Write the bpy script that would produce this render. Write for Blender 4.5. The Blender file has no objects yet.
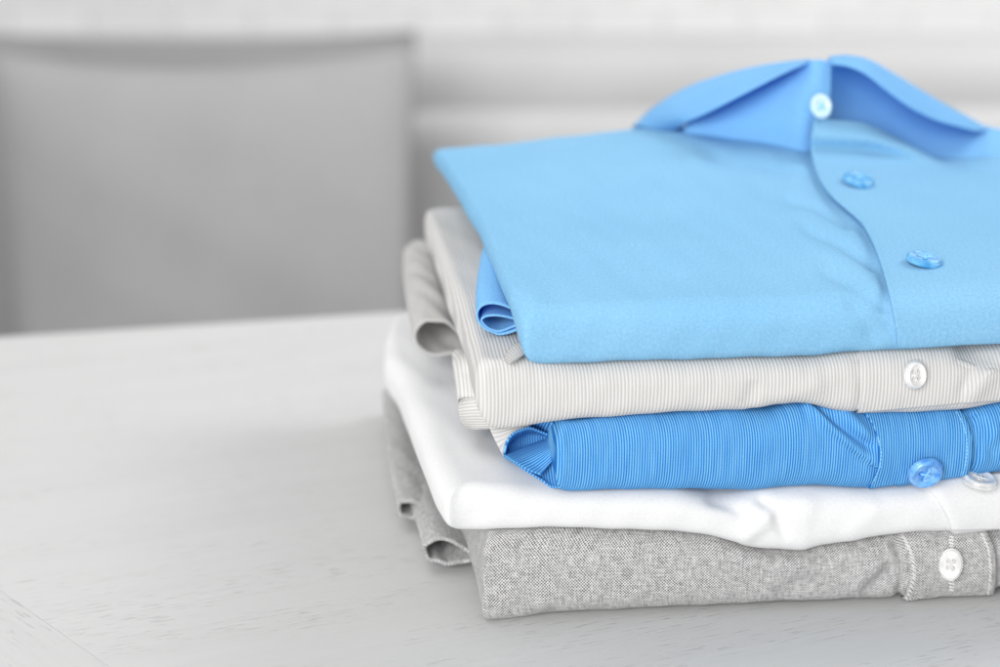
import bpy, bmesh, math, random
import numpy as np
from mathutils import Vector, Matrix
from mathutils.bvhtree import BVHTree

random.seed(7)
rng = np.random.RandomState(11)
scene = bpy.context.scene
COL = scene.collection
H0, TH, FPX = 0.2965, math.radians(19.0), 1800.0
CT, ST = math.cos(TH), math.sin(TH)

# ------------------------------------------------------------------ measuring helpers
def ray(px, py):
    u = (px - 500.0) / FPX; v = (333.5 - py) / FPX
    return np.array([u, CT + v * ST, -ST + v * CT])
def PY(px, py, Y):
    d = ray(px, py); t = Y / d[1]
    return np.array([d[0] * t, Y, H0 + d[2] * t])
def PZ(px, py, z):
    d = ray(px, py); t = (z - H0) / d[2]
    return np.array([d[0] * t, d[1] * t, z])
def project(p):
    x = p[..., 0]; y = p[..., 1]; z = p[..., 2] - H0
    dep = y * CT - z * ST; up = y * ST + z * CT
    return 500 + FPX * x / dep, 333.5 - FPX * up / dep

YAW = math.radians(5.8)
O = np.array([-0.0051, 0.553])
EX = np.array([math.cos(YAW), math.sin(YAW)]); EY = np.array([-math.sin(YAW), math.cos(YAW)])
def to_s(xy): d = np.asarray(xy)[..., :2] - O; return np.stack([d @ EX, d @ EY], -1)
def to_w(s): s = np.asarray(s); return O + s[..., :1] * EX + s[..., 1:2] * EY
def ray_front(px, py, yp):
    d = ray(px, py)
    # (t*d_xy - O).EY = yp
    t = (yp + O @ EY) / (d[:2] @ EY)
    p = d * t; s = to_s(p[:2])
    return s[0], H0 + p[2]

def cr(P, m, closed=False):
    P = np.asarray(P, float); n = len(P)
    if closed:
        t = np.linspace(0, n, m, endpoint=False); i = np.floor(t).astype(int); f = t - i
        g = lambda k: P[(i + k) % n]
    else:
        if n == 2:
            f = np.linspace(0, 1, m).reshape((-1,) + (1,) * (P.ndim - 1)); return P[0] * (1 - f) + P[1] * f
        t = np.linspace(0, n - 1, m); i = np.minimum(np.floor(t).astype(int), n - 2); f = t - i
        Q = np.concatenate([[2 * P[0] - P[1]], P, [2 * P[-1] - P[-2]]])
        g = lambda k: Q[i + 1 + k]
    f = f.reshape((-1,) + (1,) * (P.ndim - 1))
    a, b, c, d = g(-1), g(0), g(1), g(2)
    return 0.5 * (2 * b + (c - a) * f + (2 * a - 5 * b + 4 * c - d) * f ** 2 + (3 * b - 3 * c + d - a) * f ** 3)

def gsmooth(a, sig, closed=False):
    if sig <= 0: return a
    r = int(sig * 3) + 1; k = np.exp(-0.5 * (np.arange(-r, r + 1) / sig) ** 2); k /= k.sum()
    a2 = np.concatenate([a[-r:], a, a[:r]]) if closed else np.concatenate([np.repeat(a[:1], r, 0), a, np.repeat(a[-1:], r, 0)])
    if a.ndim == 1: return np.convolve(a2, k, 'valid')
    return np.stack([np.convolve(a2[:, j], k, 'valid') for j in range(a.shape[1])], 1)

def arcuv(G):
    du = np.linalg.norm(np.diff(G, axis=1), axis=2); dv = np.linalg.norm(np.diff(G, axis=0), axis=2)
    u = np.concatenate([[0], np.cumsum(du.mean(0))]); v = np.concatenate([[0], np.cumsum(dv.mean(1))])
    return np.stack(np.broadcast_arrays(u[None, :], v[:, None]), -1)

# ------------------------------------------------------------------ mesh makers
def obj(name, me, mat=None, parent=None):
    o = bpy.data.objects.new(name, me); COL.objects.link(o)
    if mat is not None: me.materials.append(mat)
    if parent is not None: o.parent = parent
    return o
def thing(name, label, cat, group=None, loc=(0, 0, 0), kind=None):
    o = bpy.data.objects.new(name, None); COL.objects.link(o); o.location = loc
    o['label'] = label; o['category'] = cat
    if group: o['group'] = group
    if kind: o['kind'] = kind
    return o
def grid_mesh(name, G, UV, closed_u=False, flip=False):
    n, m = G.shape[:2]
    idx = np.arange(n * m).reshape(n, m)
    J = np.arange(m if closed_u else m - 1); J1 = (J + 1) % m
    a = idx[:-1][:, J]; b = idx[:-1][:, J1]; c = idx[1:][:, J1]; d = idx[1:][:, J]
    F = np.stack([a, b, c, d] if not flip else [a, d, c, b], -1).reshape(-1, 4)
    me = bpy.data.meshes.new(name)
    me.vertices.add(n * m); me.vertices.foreach_set('co', G.reshape(-1).astype(np.float32))
    me.loops.add(F.size); me.loops.foreach_set('vertex_index', F.reshape(-1).astype(np.int32))
    me.polygons.add(len(F)); me.polygons.foreach_set('loop_start', np.arange(0, F.size, 4, dtype=np.int32))
    me.polygons.foreach_set('loop_total', np.full(len(F), 4, np.int32))
    uvl = me.uv_layers.new(name='UVMap')
    uv = UV.reshape(-1, 2)[F.reshape(-1)]
    if closed_u:
        pass
    uvl.data.foreach_set('uv', uv.reshape(-1).astype(np.float32))
    me.polygons.foreach_set('use_smooth', np.ones(len(F), bool))
    me.update(calc_edges=True); me.validate()
    return me
def sheet(name, rows, mat, parent, n=24, m=40, thick=0.0007, closed=False, uv=None, noise=0.0, uvrot=False, offset=0.0):
    R = np.array(rows, float)
    G = cr(R, n)
    G = np.transpose(cr(np.transpose(G, (1, 0, 2)), m, closed), (1, 0, 2))
    if noise:
        s = rng.rand(6) * 6
        A = (np.sin(G[..., 0] * 260 + s[0]) * np.sin(G[..., 1] * 210 + s[1]) + np.sin(G[..., 0] * 610 + G[..., 1] * 330 + s[2]) * .5)
        G = G.copy(); G[..., 2] += noise * A
    if uv == 'x':
        st = to_s(G[..., :2]); UV = np.stack([st[..., 0], arcuv(G)[..., 1]], -1)
    else:
        UV = arcuv(G)
    if uvrot: UV = UV[..., ::-1]
    me = grid_mesh(name, G, UV, closed)
    o = obj(name, me, mat, parent)
    if thick:
        md = o.modifiers.new('thickness', 'SOLIDIFY'); md.thickness = thick; md.offset = offset; md.use_rim = True
    return o

def prism(name, poly, z0, z1, mat, parent=None, bev=0.002, loc=(0, 0, 0)):
    bm = bmesh.new()
    vs = [bm.verts.new((x, y, z0)) for x, y in poly]; f = bm.faces.new(vs)
    r = bmesh.ops.extrude_face_region(bm, geom=[f])
    for v in [e for e in r['geom'] if isinstance(e, bmesh.types.BMVert)]: v.co.z = z1
    bmesh.ops.recalc_face_normals(bm, faces=bm.faces)
    if bev: bmesh.ops.bevel(bm, geom=list(bm.edges), offset=bev, segments=3, affect='EDGES', profile=.6)
    me = bpy.data.meshes.new(name); bm.to_mesh(me); bm.free()
    o = obj(name, me, mat, parent); o.location = loc
    return o
def cushion_block(name, sx, sy, sz, mat, parent, loc, r=0.03, puff=0.02, rot=(0, 0, 0)):
    """soft upholstered block"""
    bm = bmesh.new(); bmesh.ops.create_cube(bm, size=1)
    bmesh.ops.subdivide_edges(bm, edges=list(bm.edges), cuts=15, use_grid_fill=True)
    for v in bm.verts:
        p = np.array(v.co) * 2; h = np.array([sx, sy, sz]) / 2
        q = p * h; c = np.clip(q, -(h - r), h - r); d = q - c; L = np.linalg.norm(d)
        if L > 0: q = c + d / L * r
        for k in range(3):
            o1, o2 = [j for j in range(3) if j != k]
            q[k] += np.sign(p[k]) * (abs(p[k]) > .99) * puff * (1 - p[o1] ** 2) * (1 - p[o2] ** 2)
        v.co = q
    for f in bm.faces: f.smooth = True
    me = bpy.data.meshes.new(name); bm.to_mesh(me); bm.free()
    o = obj(name, me, mat, parent); o.location = loc; o.rotation_euler = rot
    return o

# ------------------------------------------------------------------ materials
class NT:
    def __init__(s, name):
        s.m = bpy.data.materials.new(name); s.m.use_nodes = True; s.t = s.m.node_tree; s.t.nodes.clear()
        s.out = s.n('ShaderNodeOutputMaterial'); s.b = s.n('ShaderNodeBsdfPrincipled'); s.l(s.b.outputs[0], s.out.inputs[0])
    def n(s, k, **kw):
        x = s.t.nodes.new(k)
        for a, b in kw.items(): setattr(x, a, b)
        return x
    def l(s, a, b): s.t.links.new(a, b)
    def inp(s, x, v):
        if isinstance(v, (int, float)): x.default_value = v
        elif isinstance(v, tuple): x.default_value = v
        else: s.l(v, x)
    def math(s, op, a, b=0.0, c=None):
        x = s.n('ShaderNodeMath', operation=op); s.inp(x.inputs[0], a); s.inp(x.inputs[1], b)
        if c is not None: s.inp(x.inputs[2], c)
        return x.outputs[0]
    def mix(s, f, a, b):
        x = s.n('ShaderNodeMix', data_type='RGBA'); s.inp(x.inputs[0], f); s.inp(x.inputs[6], a); s.inp(x.inputs[7], b); return x.outputs[2]
    def ramp(s, f, lo, hi):
        x = s.n('ShaderNodeMapRange', interpolation_type='SMOOTHSTEP'); s.inp(x.inputs[0], f); x.inputs[1].default_value = lo; x.inputs[2].default_value = hi; return x.outputs[0]
    def uv(s):
        x = s.n('ShaderNodeUVMap'); x.uv_map = 'UVMap'; return x.outputs[0]
    def noise(s, vec, scale, detail=2, rough=.5):
        x = s.n('ShaderNodeTexNoise'); s.l(vec, x.inputs['Vector']); x.inputs['Scale'].default_value = scale; x.inputs['Detail'].default_value = detail; x.inputs['Roughness'].default_value = rough; return x.outputs[0]
    def bump(s, h, strength, dist):
        x = s.n('ShaderNodeBump'); x.inputs['Strength'].default_value = strength; x.inputs['Distance'].default_value = dist; s.l(h, x.inputs['Height']); s.l(x.outputs[0], s.b.inputs['Normal']); return x
def c4(*a): return tuple(a) + (1.0,)
def S(r, g, b):
    f = lambda v: ((v / 255 + .055) / 1.055) ** 2.4 if v > 10 else v / 255 / 12.92
    return (f(r), f(g), f(b), 1.0)

def fabric(name, colA, colB, kind, period=0.001, sheen=.15, bumpd=.00012, warp=.0, spec=.25, transl=0, tcol=None):
    t = NT(name); uv = t.uv(); sp = t.n('ShaderNodeSeparateXYZ'); t.l(uv, sp.inputs[0])
    u, v = sp.outputs[0], sp.outputs[1]
    oc = t.n('ShaderNodeTexCoord').outputs['Object']
    if kind == 'stripe':
        nz = t.noise(oc, 60, 1); uu = t.math('ADD', u, t.math('MULTIPLY', t.math('SUBTRACT', nz, .5), warp))
        s = t.math('SINE', t.math('MULTIPLY', uu, 2 * math.pi / period))
        fine = t.math('SINE', t.math('MULTIPLY', v, 2 * math.pi / .00045))
        a = t.ramp(t.math('ADD', s, t.math('MULTIPLY', fine, .18)), -.75, .75)
        mp3 = t.n('ShaderNodeMapping'); mp3.inputs['Scale'].default_value = (1.1 / period, 60, 1); t.l(uv, mp3.inputs[0]); n3 = t.noise(mp3.outputs[0], 1, 1)
        n2 = t.noise(uv, 2200, 2); a2 = t.math('ADD', a, t.math('ADD', t.math('MULTIPLY', t.math('SUBTRACT', n2, .5), .35), t.math('MULTIPLY', t.math('SUBTRACT', n3, .5), .9)))
        cl = t.n('ShaderNodeClamp'); t.l(a2, cl.inputs[0])
        t.l(t.mix(cl.outputs[0], colA, colB), t.b.inputs['Base Color'])
        t.bump(t.math('ADD', s, t.math('MULTIPLY', fine, .25)), .6, bumpd)
    elif kind == 'weave':
        nz = t.noise(oc, 400, 2); w = t.math('MULTIPLY', t.math('SUBTRACT', nz, .5), .0005)
        su = t.math('SINE', t.math('MULTIPLY', t.math('ADD', u, w), 2 * math.pi / period))
        sv = t.math('SINE', t.math('MULTIPLY', t.math('SUBTRACT', v, w), 2 * math.pi / period))
        c = t.math('MULTIPLY', su, sv)
        mp = t.n('ShaderNodeMapping'); mp.inputs['Scale'].default_value = (260, 1500, 1); t.l(uv, mp.inputs[0])
        mp2 = t.n('ShaderNodeMapping'); mp2.inputs['Scale'].default_value = (1500, 220, 1); t.l(uv, mp2.inputs[0])
        n1 = t.noise(mp.outputs[0], 1, 2); n2 = t.noise(mp2.outputs[0], 1, 2)
        tot = t.math('ADD', t.math('MULTIPLY', c, .95), t.math('MULTIPLY', t.math('SUBTRACT', t.math('ADD', n1, n2), 1.0), 1.3))
        a = t.ramp(tot, -.75, .75)
        t.l(t.mix(a, colA, colB), t.b.inputs['Base Color'])
        t.bump(c, .7, bumpd)
    else:
        su = t.math('SINE', t.math('MULTIPLY', u, 2 * math.pi / period)); sv = t.math('SINE', t.math('MULTIPLY', v, 2 * math.pi / period))
        c = t.math('MULTIPLY', su, sv); nz = t.noise(uv, 900, 3, .6); lo = t.noise(oc, 18, 2)
        a = t.math('ADD', t.math('ADD', t.math('MULTIPLY', c, .30), t.math('MULTIPLY', nz, 1.0)), t.math('MULTIPLY', lo, .25))
        t.l(t.mix(t.ramp(a, .38, .98), colA, colB), t.b.inputs['Base Color'])
        t.bump(t.math('ADD', c, t.math('MULTIPLY', nz, 1.5)), .5, bumpd)
    t.b.inputs['Roughness'].default_value = .85
    t.b.inputs['Specular IOR Level'].default_value = spec
    if transl:
        tr = t.n('ShaderNodeBsdfTranslucent'); mx = t.n('ShaderNodeMixShader'); mx.inputs[0].default_value = transl
        
        if tcol: tr.inputs[0].default_value = tcol
        else: t.l(t.b.inputs['Base Color'].links[0].from_socket, tr.inputs[0])
        t.l(t.b.outputs[0], mx.inputs[1]); t.l(tr.outputs[0], mx.inputs[2]); t.l(mx.outputs[0], t.out.inputs[0])
    t.b.inputs['Sheen Weight'].default_value = sheen; t.b.inputs['Sheen Roughness'].default_value = .5
    return t.m

M = {}
M['light_blue'] = fabric('light_blue_cotton', c4(.180, .420, .65), c4(.290, .540, .765), 'plain', .00085, sheen=.0, spec=.08)
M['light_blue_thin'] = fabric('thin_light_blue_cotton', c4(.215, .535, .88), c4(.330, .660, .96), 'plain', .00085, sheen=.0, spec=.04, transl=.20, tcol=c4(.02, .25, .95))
M['striped'] = fabric('grey_striped_cotton', c4(.51, .50, .485), c4(.665, .655, .64), 'stripe', .00121, warp=.0006, sheen=.05)
M['striped_thin'] = fabric('thin_grey_striped_cotton', c4(.60, .59, .575), c4(.76, .75, .735), 'stripe', .00121, warp=.0006, transl=.35)
M['blue'] = fabric('blue_striped_cotton', c4(.020, .175, .55), c4(.185, .475, .75), 'stripe', .00088, warp=.0005, sheen=0, spec=.08)
M['white'] = fabric('white_cotton', c4(.71, .71, .71), c4(.79, .79, .79), 'plain', .0008)
M['grey'] = fabric('grey_chambray', c4(.10, .10, .10), c4(.70, .695, .69), 'weave', .00105, bumpd=.0001)

def plastic(name, col, rough=.2, trans=.0, coat=.5, var=.0, col2=None):
    t = NT(name); t.b.inputs['Roughness'].default_value = rough; t.b.inputs['Coat Weight'].default_value = coat; t.b.inputs['Coat Roughness'].default_value = .08
    t.b.inputs['Transmission Weight'].default_value = trans; t.b.inputs['IOR'].default_value = 1.5
    oc = t.n('ShaderNodeTexCoord').outputs['Object']; nz = t.noise(oc, 260, 3)
    t.l(t.mix(t.ramp(nz, .35, .65), col, col2 or col), t.b.inputs['Base Color'])
    return t.m
M['btn_lightblue'] = plastic('light_blue_button_plastic', c4(.06, .30, .60), .3, 0, .05, col2=c4(.17, .47, .76))
M['btn_blue'] = plastic('blue_button_plastic', c4(.05, .26, .72), .22, .1, .4, col2=c4(.20, .50, .88))
M['btn_pearl'] = plastic('pearl_button_plastic', c4(.70, .69, .68), .18, .1, .8, col2=c4(.86, .85, .84))
M['btn_white'] = plastic('white_button_plastic', c4(.62, .62, .61), .2, .1, .6, col2=c4(.78, .78, .77))
M['btn_pale'] = plastic('pale_blue_button_plastic', c4(.60, .83, .93), .2, .1, .6, col2=c4(.75, .91, .97))
M['thread_w'] = plastic('white_thread', c4(.78, .78, .77), .8, 0, 0)
M['thread_g'] = plastic('grey_thread', c4(.62, .62, .61), .8, 0, 0)
M['thread_b'] = plastic('blue_thread', c4(.25, .58, .92), .8, 0, 0)
M['thread_lb'] = plastic('light_blue_thread', c4(.25, .6, .9), .8, 0, 0)

def wood(name, ang, base=.62):
    t = NT(name); oc = t.n('ShaderNodeTexCoord').outputs['Object']
    mp = t.n('ShaderNodeMapping'); mp.vector_type = 'POINT'; mp.inputs['Rotation'].default_value = (0, 0, -ang); t.l(oc, mp.inputs[0])
    def st(sx, sy, seed=0):
        m = t.n('ShaderNodeMapping'); m.inputs['Scale'].default_value = (sx, sy, 1); m.inputs['Location'].default_value = (seed, seed * 1.7, 0); t.l(mp.outputs[0], m.inputs[0]); return m.outputs[0]
    warp = t.noise(st(6, 14), 1, 2)
    big = t.noise(st(3, 60, 3), 1, 4, .6)
    fib = t.noise(st(25, 420, 5), 1, 3, .6)
    pore = t.noise(st(105, 950, 9), 1, 2, .5)
    patch = t.noise(st(16, 40, 12), 1, 2)
    pores = t.math('MULTIPLY', t.ramp(pore, .58, .70), t.ramp(patch, .38, .60))
    a = t.math('ADD', t.math('MULTIPLY', big, .6), t.math('MULTIPLY', fib, .4))
    col = t.mix(t.ramp(a, .3, .7), c4(base * .965, base * .965, base * .96), c4(base * 1.025, base * 1.025, base * 1.02))
    col = t.mix(t.math('MULTIPLY', pores, .26), col, c4(base * .42, base * .42, base * .41))
    t.l(col, t.b.inputs['Base Color'])
    t.b.inputs['Roughness'].default_value = .55; t.b.inputs['Specular IOR Level'].default_value = .3
    t.bump(t.math('SUBTRACT', t.math('MULTIPLY', fib, .3), pores), .5, .0003)
    return t.m
M['wood'] = wood('pale_limed_wood', math.radians(22), .535)
M['wood_border'] = wood('pale_limed_wood_border', math.radians(-46), .53)

def cloth_bg(name, a, b, sc=300):
    t = NT(name); oc = t.n('ShaderNodeTexCoord').outputs['Object']; nz = t.noise(oc, sc, 3); lo = t.noise(oc, 6, 3)
    t.l(t.mix(t.ramp(t.math('ADD', t.math('MULTIPLY', nz, .5), t.math('MULTIPLY', lo, .5)), .3, .7), a, b), t.b.inputs['Base Color'])
    t.b.inputs['Roughness'].default_value = .9; t.b.inputs['Specular IOR Level'].default_value = .1
    t.bump(nz, .4, .001); return t.m
M['cushion'] = cloth_bg('grey_cushion_fabric', c4(.315, .315, .315), c4(.37, .37, .37))
M['cushion_dark'] = cloth_bg('dark_grey_cushion_fabric', c4(.26, .26, .26), c4(.30, .30, .30))
M['sofa'] = cloth_bg('grey_sofa_fabric', c4(.45, .45, .45), c4(.51, .51, .51))
M['floor'] = wood('pale_floor_wood', 0.1, .5)
def brick():
    t = NT('white_painted_brick'); oc = t.n('ShaderNodeTexCoord').outputs['Object']
    mp = t.n('ShaderNodeMapping'); mp.inputs['Rotation'].default_value = (math.radians(-90), 0, 0); t.l(oc, mp.inputs[0])
    b = t.n('ShaderNodeTexBrick'); t.l(mp.outputs[0], b.inputs[0]); b.inputs['Scale'].default_value = 4
    b.inputs['Color1'].default_value = c4(.80, .80, .80); b.inputs['Color2'].default_value = c4(.88, .88, .88); b.inputs['Mortar'].default_value = c4(.74, .74, .74)
    b.inputs['Mortar Size'].default_value = .02
    t.l(b.outputs[0], t.b.inputs['Base Color']); t.b.inputs['Roughness'].default_value = .8
    t.bump(b.outputs['Fac'], -.5, .004); return t.m
M['wall'] = brick()

# ------------------------------------------------------------------ table
tab = thing('wooden_table', 'pale whitewashed wooden table carrying the stack of folded shirts', 'table')
e1 = PZ(0, 337, 0)[:2]; e2 = PZ(400, 312, 0)[:2]; ed = (e2 - e1) / np.linalg.norm(e2 - e1)
s1 = PZ(0, 590, 0)[:2]; s2 = PZ(110, 667, 0)[:2]; sd = (s2 - s1) / np.linalg.norm(s2 - s1); sn = np.array([-sd[1], sd[0]])
def hit(a, d, b, e):   # line a+t d with b+s e
    A = np.array([[d[0], -e[0]], [d[1], -e[1]]]); t = np.linalg.solve(A, b - a); return a + d * t[0]
dn = np.array([ed[1], -ed[0]]); W_ = .62
FL = hit(s1, sd, e1, ed); FR = FL + ed * 1.15
NR = FR + dn * W_; NL = FL + dn * W_
pn = hit(s1, sd, NL, ed)
g = .00004
prism('table_top', [tuple(FL + sn * g), tuple(pn + sn * g), tuple(NR), tuple(FR)], -.028, 0, M['wood'], tab, .0002)
prism('border_board', [tuple(FL - sn * g), tuple(NL), tuple(pn - sn * g)], -.028, 0, M['wood_border'], tab, .00015)
for a in ((FL, 1, 1), (FR, -1, 1), (NL, 1, -1), (NR, -1, -1)):
    p = a[0] + ed * .06 * a[1] + dn * .06 * a[2]
    q = [p + ed * i * .03 + dn * j * .03 for i, j in ((-1, -1), (1, -1), (1, 1), (-1, 1))]
    prism('leg', [tuple(x) for x in q], -.75, -.0285, M['wood'], tab, .003)
ap = [FL + ed * .05 + dn * .05, FR - ed * .05 + dn * .05, NR - ed * .05 - dn * .05, NL + ed * .05 - dn * .05]
apc = sum(ap) / 4
bm = bmesh.new()
rings = []
for z in (-.0285, -.10):
    rings.append(([bm.verts.new((*p, z)) for p in ap], [bm.verts.new((*(apc + (p - apc) * .95), z)) for p in ap]))
for k in range(4):
    k2 = (k + 1) % 4; (o0, i0), (o1, i1) = rings
    for q in ((o0[k], o0[k2], o1[k2], o1[k]), (i0[k2], i0[k], i1[k], i1[k2]), (o0[k2], o0[k], i0[k], i0[k2]), (o1[k], o1[k2], i1[k2], i1[k])): bm.faces.new(q)
me = bpy.data.meshes.new('apron'); bm.to_mesh(me); bm.free(); obj('apron', me, M['wood'], tab)

# ------------------------------------------------------------------ background
sofa = thing('sofa', 'light grey upholstered sofa standing behind the table', 'sofa')
cushion_block('seat', 1.9, .62, .20, M['sofa'], sofa, (.25, 1.62, -.47), .04, .015)
cushion_block('backrest', 1.9, .16, .50, M['sofa'], sofa, (.25, 1.985, -.297), .025, .0)
cushion_block('back_cushion', 1.30, .07, .30, M['sofa'], sofa, (.50, 1.866, -.250), .025, .004)
cushion_block('back_cushion', .52, .07, .30, M['sofa'], sofa, (-.42, 1.866, -.250), .025, .004)
for x in (-.78, 1.28): cushion_block('armrest', .16, .75, .45, M['sofa'], sofa, (x, 1.66, -.40), .04, .0)
for x in (-.75, 1.25):
    for y in (1.36, 1.95): prism('foot', [(x - .025, y - .025), (x + .025, y - .025), (x + .025, y + .025), (x - .025, y + .025)], -.75, -.55, M['wood'], sofa, .004)

# square cushion: corners pulled out, edges sagging inwards
def make_cushion(name, label, w, h, thick, mat, sg=1.0):
    n = 60; a = np.linspace(-1, 1, n); U, V = np.meshgrid(a, a)
    sag = lambda q: .045 * (1 - q ** 2)
    X = U * (w / 2) * (1 - sag(V) * 1.0 * sg) * (1 - .02 * (1 - V)) + .022 * sg * np.clip(-U, 0, 1) ** 3 * np.clip(-V, 0, 1) ** 2; Z = V * (h / 2) * (1 - sag(U) * 2.0 * sg)
    T = thick * ((1 - np.abs(U) ** 2.6) * (1 - np.abs(V) ** 2.6)) ** .55
    T = T + .0016 * np.sin(U * 9 + V * 4) * np.sin(V * 7 - U * 3) * (1 - U ** 2) * (1 - V ** 2)
    th = thing(name, label, 'cushion')
    Gf = np.stack([X, -T, Z], -1); Gb = np.stack([X, T, Z], -1)
    UV = np.stack([U, V], -1) * .2
    mf = grid_mesh('front_panel', Gf, UV); mb = grid_mesh('back_panel', Gb, UV, flip=True)
    a1 = obj('front_panel', mf, mat, th); a2 = obj('back_panel', mb, mat, th)
    # piping round the seam
    loop = np.concatenate([Gf[0, :, :], Gf[1:, -1, :], Gf[-1, ::-1, :][1:], Gf[::-1, 0, :][1:-1]])
    k = len(loop); tan = np.roll(loop, -1, 0) - np.roll(loop, 1, 0); tan /= np.linalg.norm(tan, axis=1)[:, None]
    yv = np.array([0, 1., 0]); nn = np.cross(tan, yv); nn /= np.linalg.norm(nn, axis=1)[:, None]
    R = np.stack([loop + .0025 * (math.cos(f) * nn + math.sin(f) * yv) for f in np.linspace(0, 2 * math.pi, 8)])
    obj('piping', grid_mesh('piping', R, np.zeros(R.shape[:2] + (2,)), True), mat, th)
    return th
cu = make_cushion('throw_cushion', 'mid grey square cushion in front of the darker one on the sofa', .375, .40, .05, M['cushion'])
cu.location = (-.262, 1.56, -.183); cu.rotation_euler = (math.radians(-9), math.radians(-.8), math.radians(1))
cu2 = make_cushion('throw_cushion', 'darker grey cushion mostly hidden behind the mid grey cushion on the sofa', .44, .42, .03, M['cushion_dark'], .5)
cu2.location = (-.301, 1.685, -.198); cu2.rotation_euler = (math.radians(-6), 0, 0)
cu['group'] = cu2['group'] = 'cushions on the sofa'

wl = prism('wall', [(-3, 2.75), (3.5, 2.75), (3.5, 2.9), (-3, 2.9)], -.75, 2.0, M['wall'], None, 0)
wl['label'] = 'white painted brick wall blurred behind the sofa'; wl['category'] = 'wall'
fl = prism('floor', [(-3, -1.5), (3.5, -1.5), (3.5, 2.75), (-3, 2.75)], -.80, -.751, M['floor'], None, 0); fl['kind'] = 'structure'

# ------------------------------------------------------------------ shirts
GROUP = 'folded shirts in the stack'
labels = [('grey woven shirt with a pale oval button, lowest in the stack', 'shirt'),
          ('plain white shirt folded between the grey woven and the bright blue shirt', 'shirt'),
          ('bright blue fine striped shirt with a blue button on its front fold', 'shirt'),
          ('pale grey and white striped shirt directly under the light blue one', 'shirt'),
          ('plain light blue shirt with raised collar, topmost of the stack', 'shirt')]
SH = [thing('folded_shirt', l, c, GROUP, (*to_w([.13, .1]), 0)) for l, c in labels]
for s in SH: s.location = (0, 0, 0)

XG = np.linspace(-.03, .275, 1221)
SIL = [
 [(470,624),(485,624),(540,622),(570,620.5),(600,618),(660,614.5),(700,613),(750,609),(791,602.5),(808,600),(820,599.5),(839,602),(861,603.5),(880,601),(893,600),(904,604),(952,604),(1000,600.5),(1100,596)],
 [(450,527.5),(490,527.5),(560,527),(650,530),(690,532),(716,536),(752,546.5),(780,548.5),(806,548.3),(830,544),(856,539),(897,533),(925,530.5),(952,529.6),(1000,528),(1100,524)],
 [(540,487),(560,487.6),(640,488),(710,488.6),(745,489),(776,486.5),(808,485),(840,486.5),(868,488),(894,485.5),(928,481.6),(964,475.6),(1000,471.5),(1100,462)],
 [(470,428),(483,427),(520,423),(560,418.5),(650,413.4),(716,409.5),(750,408.5),(770,406),(784,401),(794,400.5),(808,403),(830,409),(848,412),(875,413),(904,412.8),(930,411),(952,408.7),(976,406.8),(1000,401.5),(1100,392)],
 [(520,362),(560,362),(620,360.5),(680,358.5),(760,356.4),(812,355.5),(835,353),(860,351),(892,349),(930,347),(964,344.4),(1000,343),(1100,337)],
]
NOSE = [.014, .010, .011, .010, .012]; OFF = [0, .0015, .0015, .001, .0]
ZS = []
for k in range(5):
    pts = np.array([ray_front(px, py, OFF[k] + NOSE[k] * .5) for px, py in SIL[k]])
    z = np.interp(XG, pts[:, 0], pts[:, 1]); z = gsmooth(z, 10)
    ZS.append(z)
def kx(px, k):   # pixel column on the front of shirt k -> stack x'
    return ray_front(px, np.interp(px, [p[0] for p in SIL[k]], [p[1] for p in SIL[k]]) - 15, OFF[k])[0]
def bumpx(k, px, w, amp): return amp * np.exp(-((XG - kx(px, k)) / w) ** 2)
ZB = [None] * 5; ZT = [None] * 5
GAP = [bumpx(0, 760, .02, .0) + .0003, bumpx(1, 722, .010, .0028) + .0003, bumpx(2, 772, .010, .0022) + bumpx(2, 966, .006, .0015) + .0003, bumpx(3, 985, .012, .0028) + .0003, None]
for k in range(5): ZB[k] = ZS[k].copy()
for it in range(6):
    for k in range(5):
        ZT[k] = (ZB[k + 1] - GAP[k]) if k < 4 else ZB[k] + .0195
    for k in range(5):
        zc = (ZT[k] + ZB[k]) / 2; b = (ZT[k] - ZB[k]) / 2; best = None
        for ph in np.linspace(0, -math.pi / 2, 30):
            c, s_ = abs(math.cos(ph)), -math.sin(ph); e_ = 3.6 if k == 4 else 3.2
            yy = OFF[k] + NOSE[k] * (1 - c ** (2 / e_)); zz = zc - b * s_ ** (2 / e_)
            P3 = np.column_stack([to_w(np.column_stack([XG, XG * 0 + yy])), zz]); q = project(P3)[1]
            best = q if best is None else np.maximum(best, q)
        pr = project(np.column_stack([to_w(np.column_stack([XG, XG * 0 + OFF[k] + NOSE[k] * .5])), ZS[k]]))[1]
        ZB[k] = ZB[k] + (best - pr) / 2900.0 * .9
ZB[0] = np.maximum(ZB[0], .0002)

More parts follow.
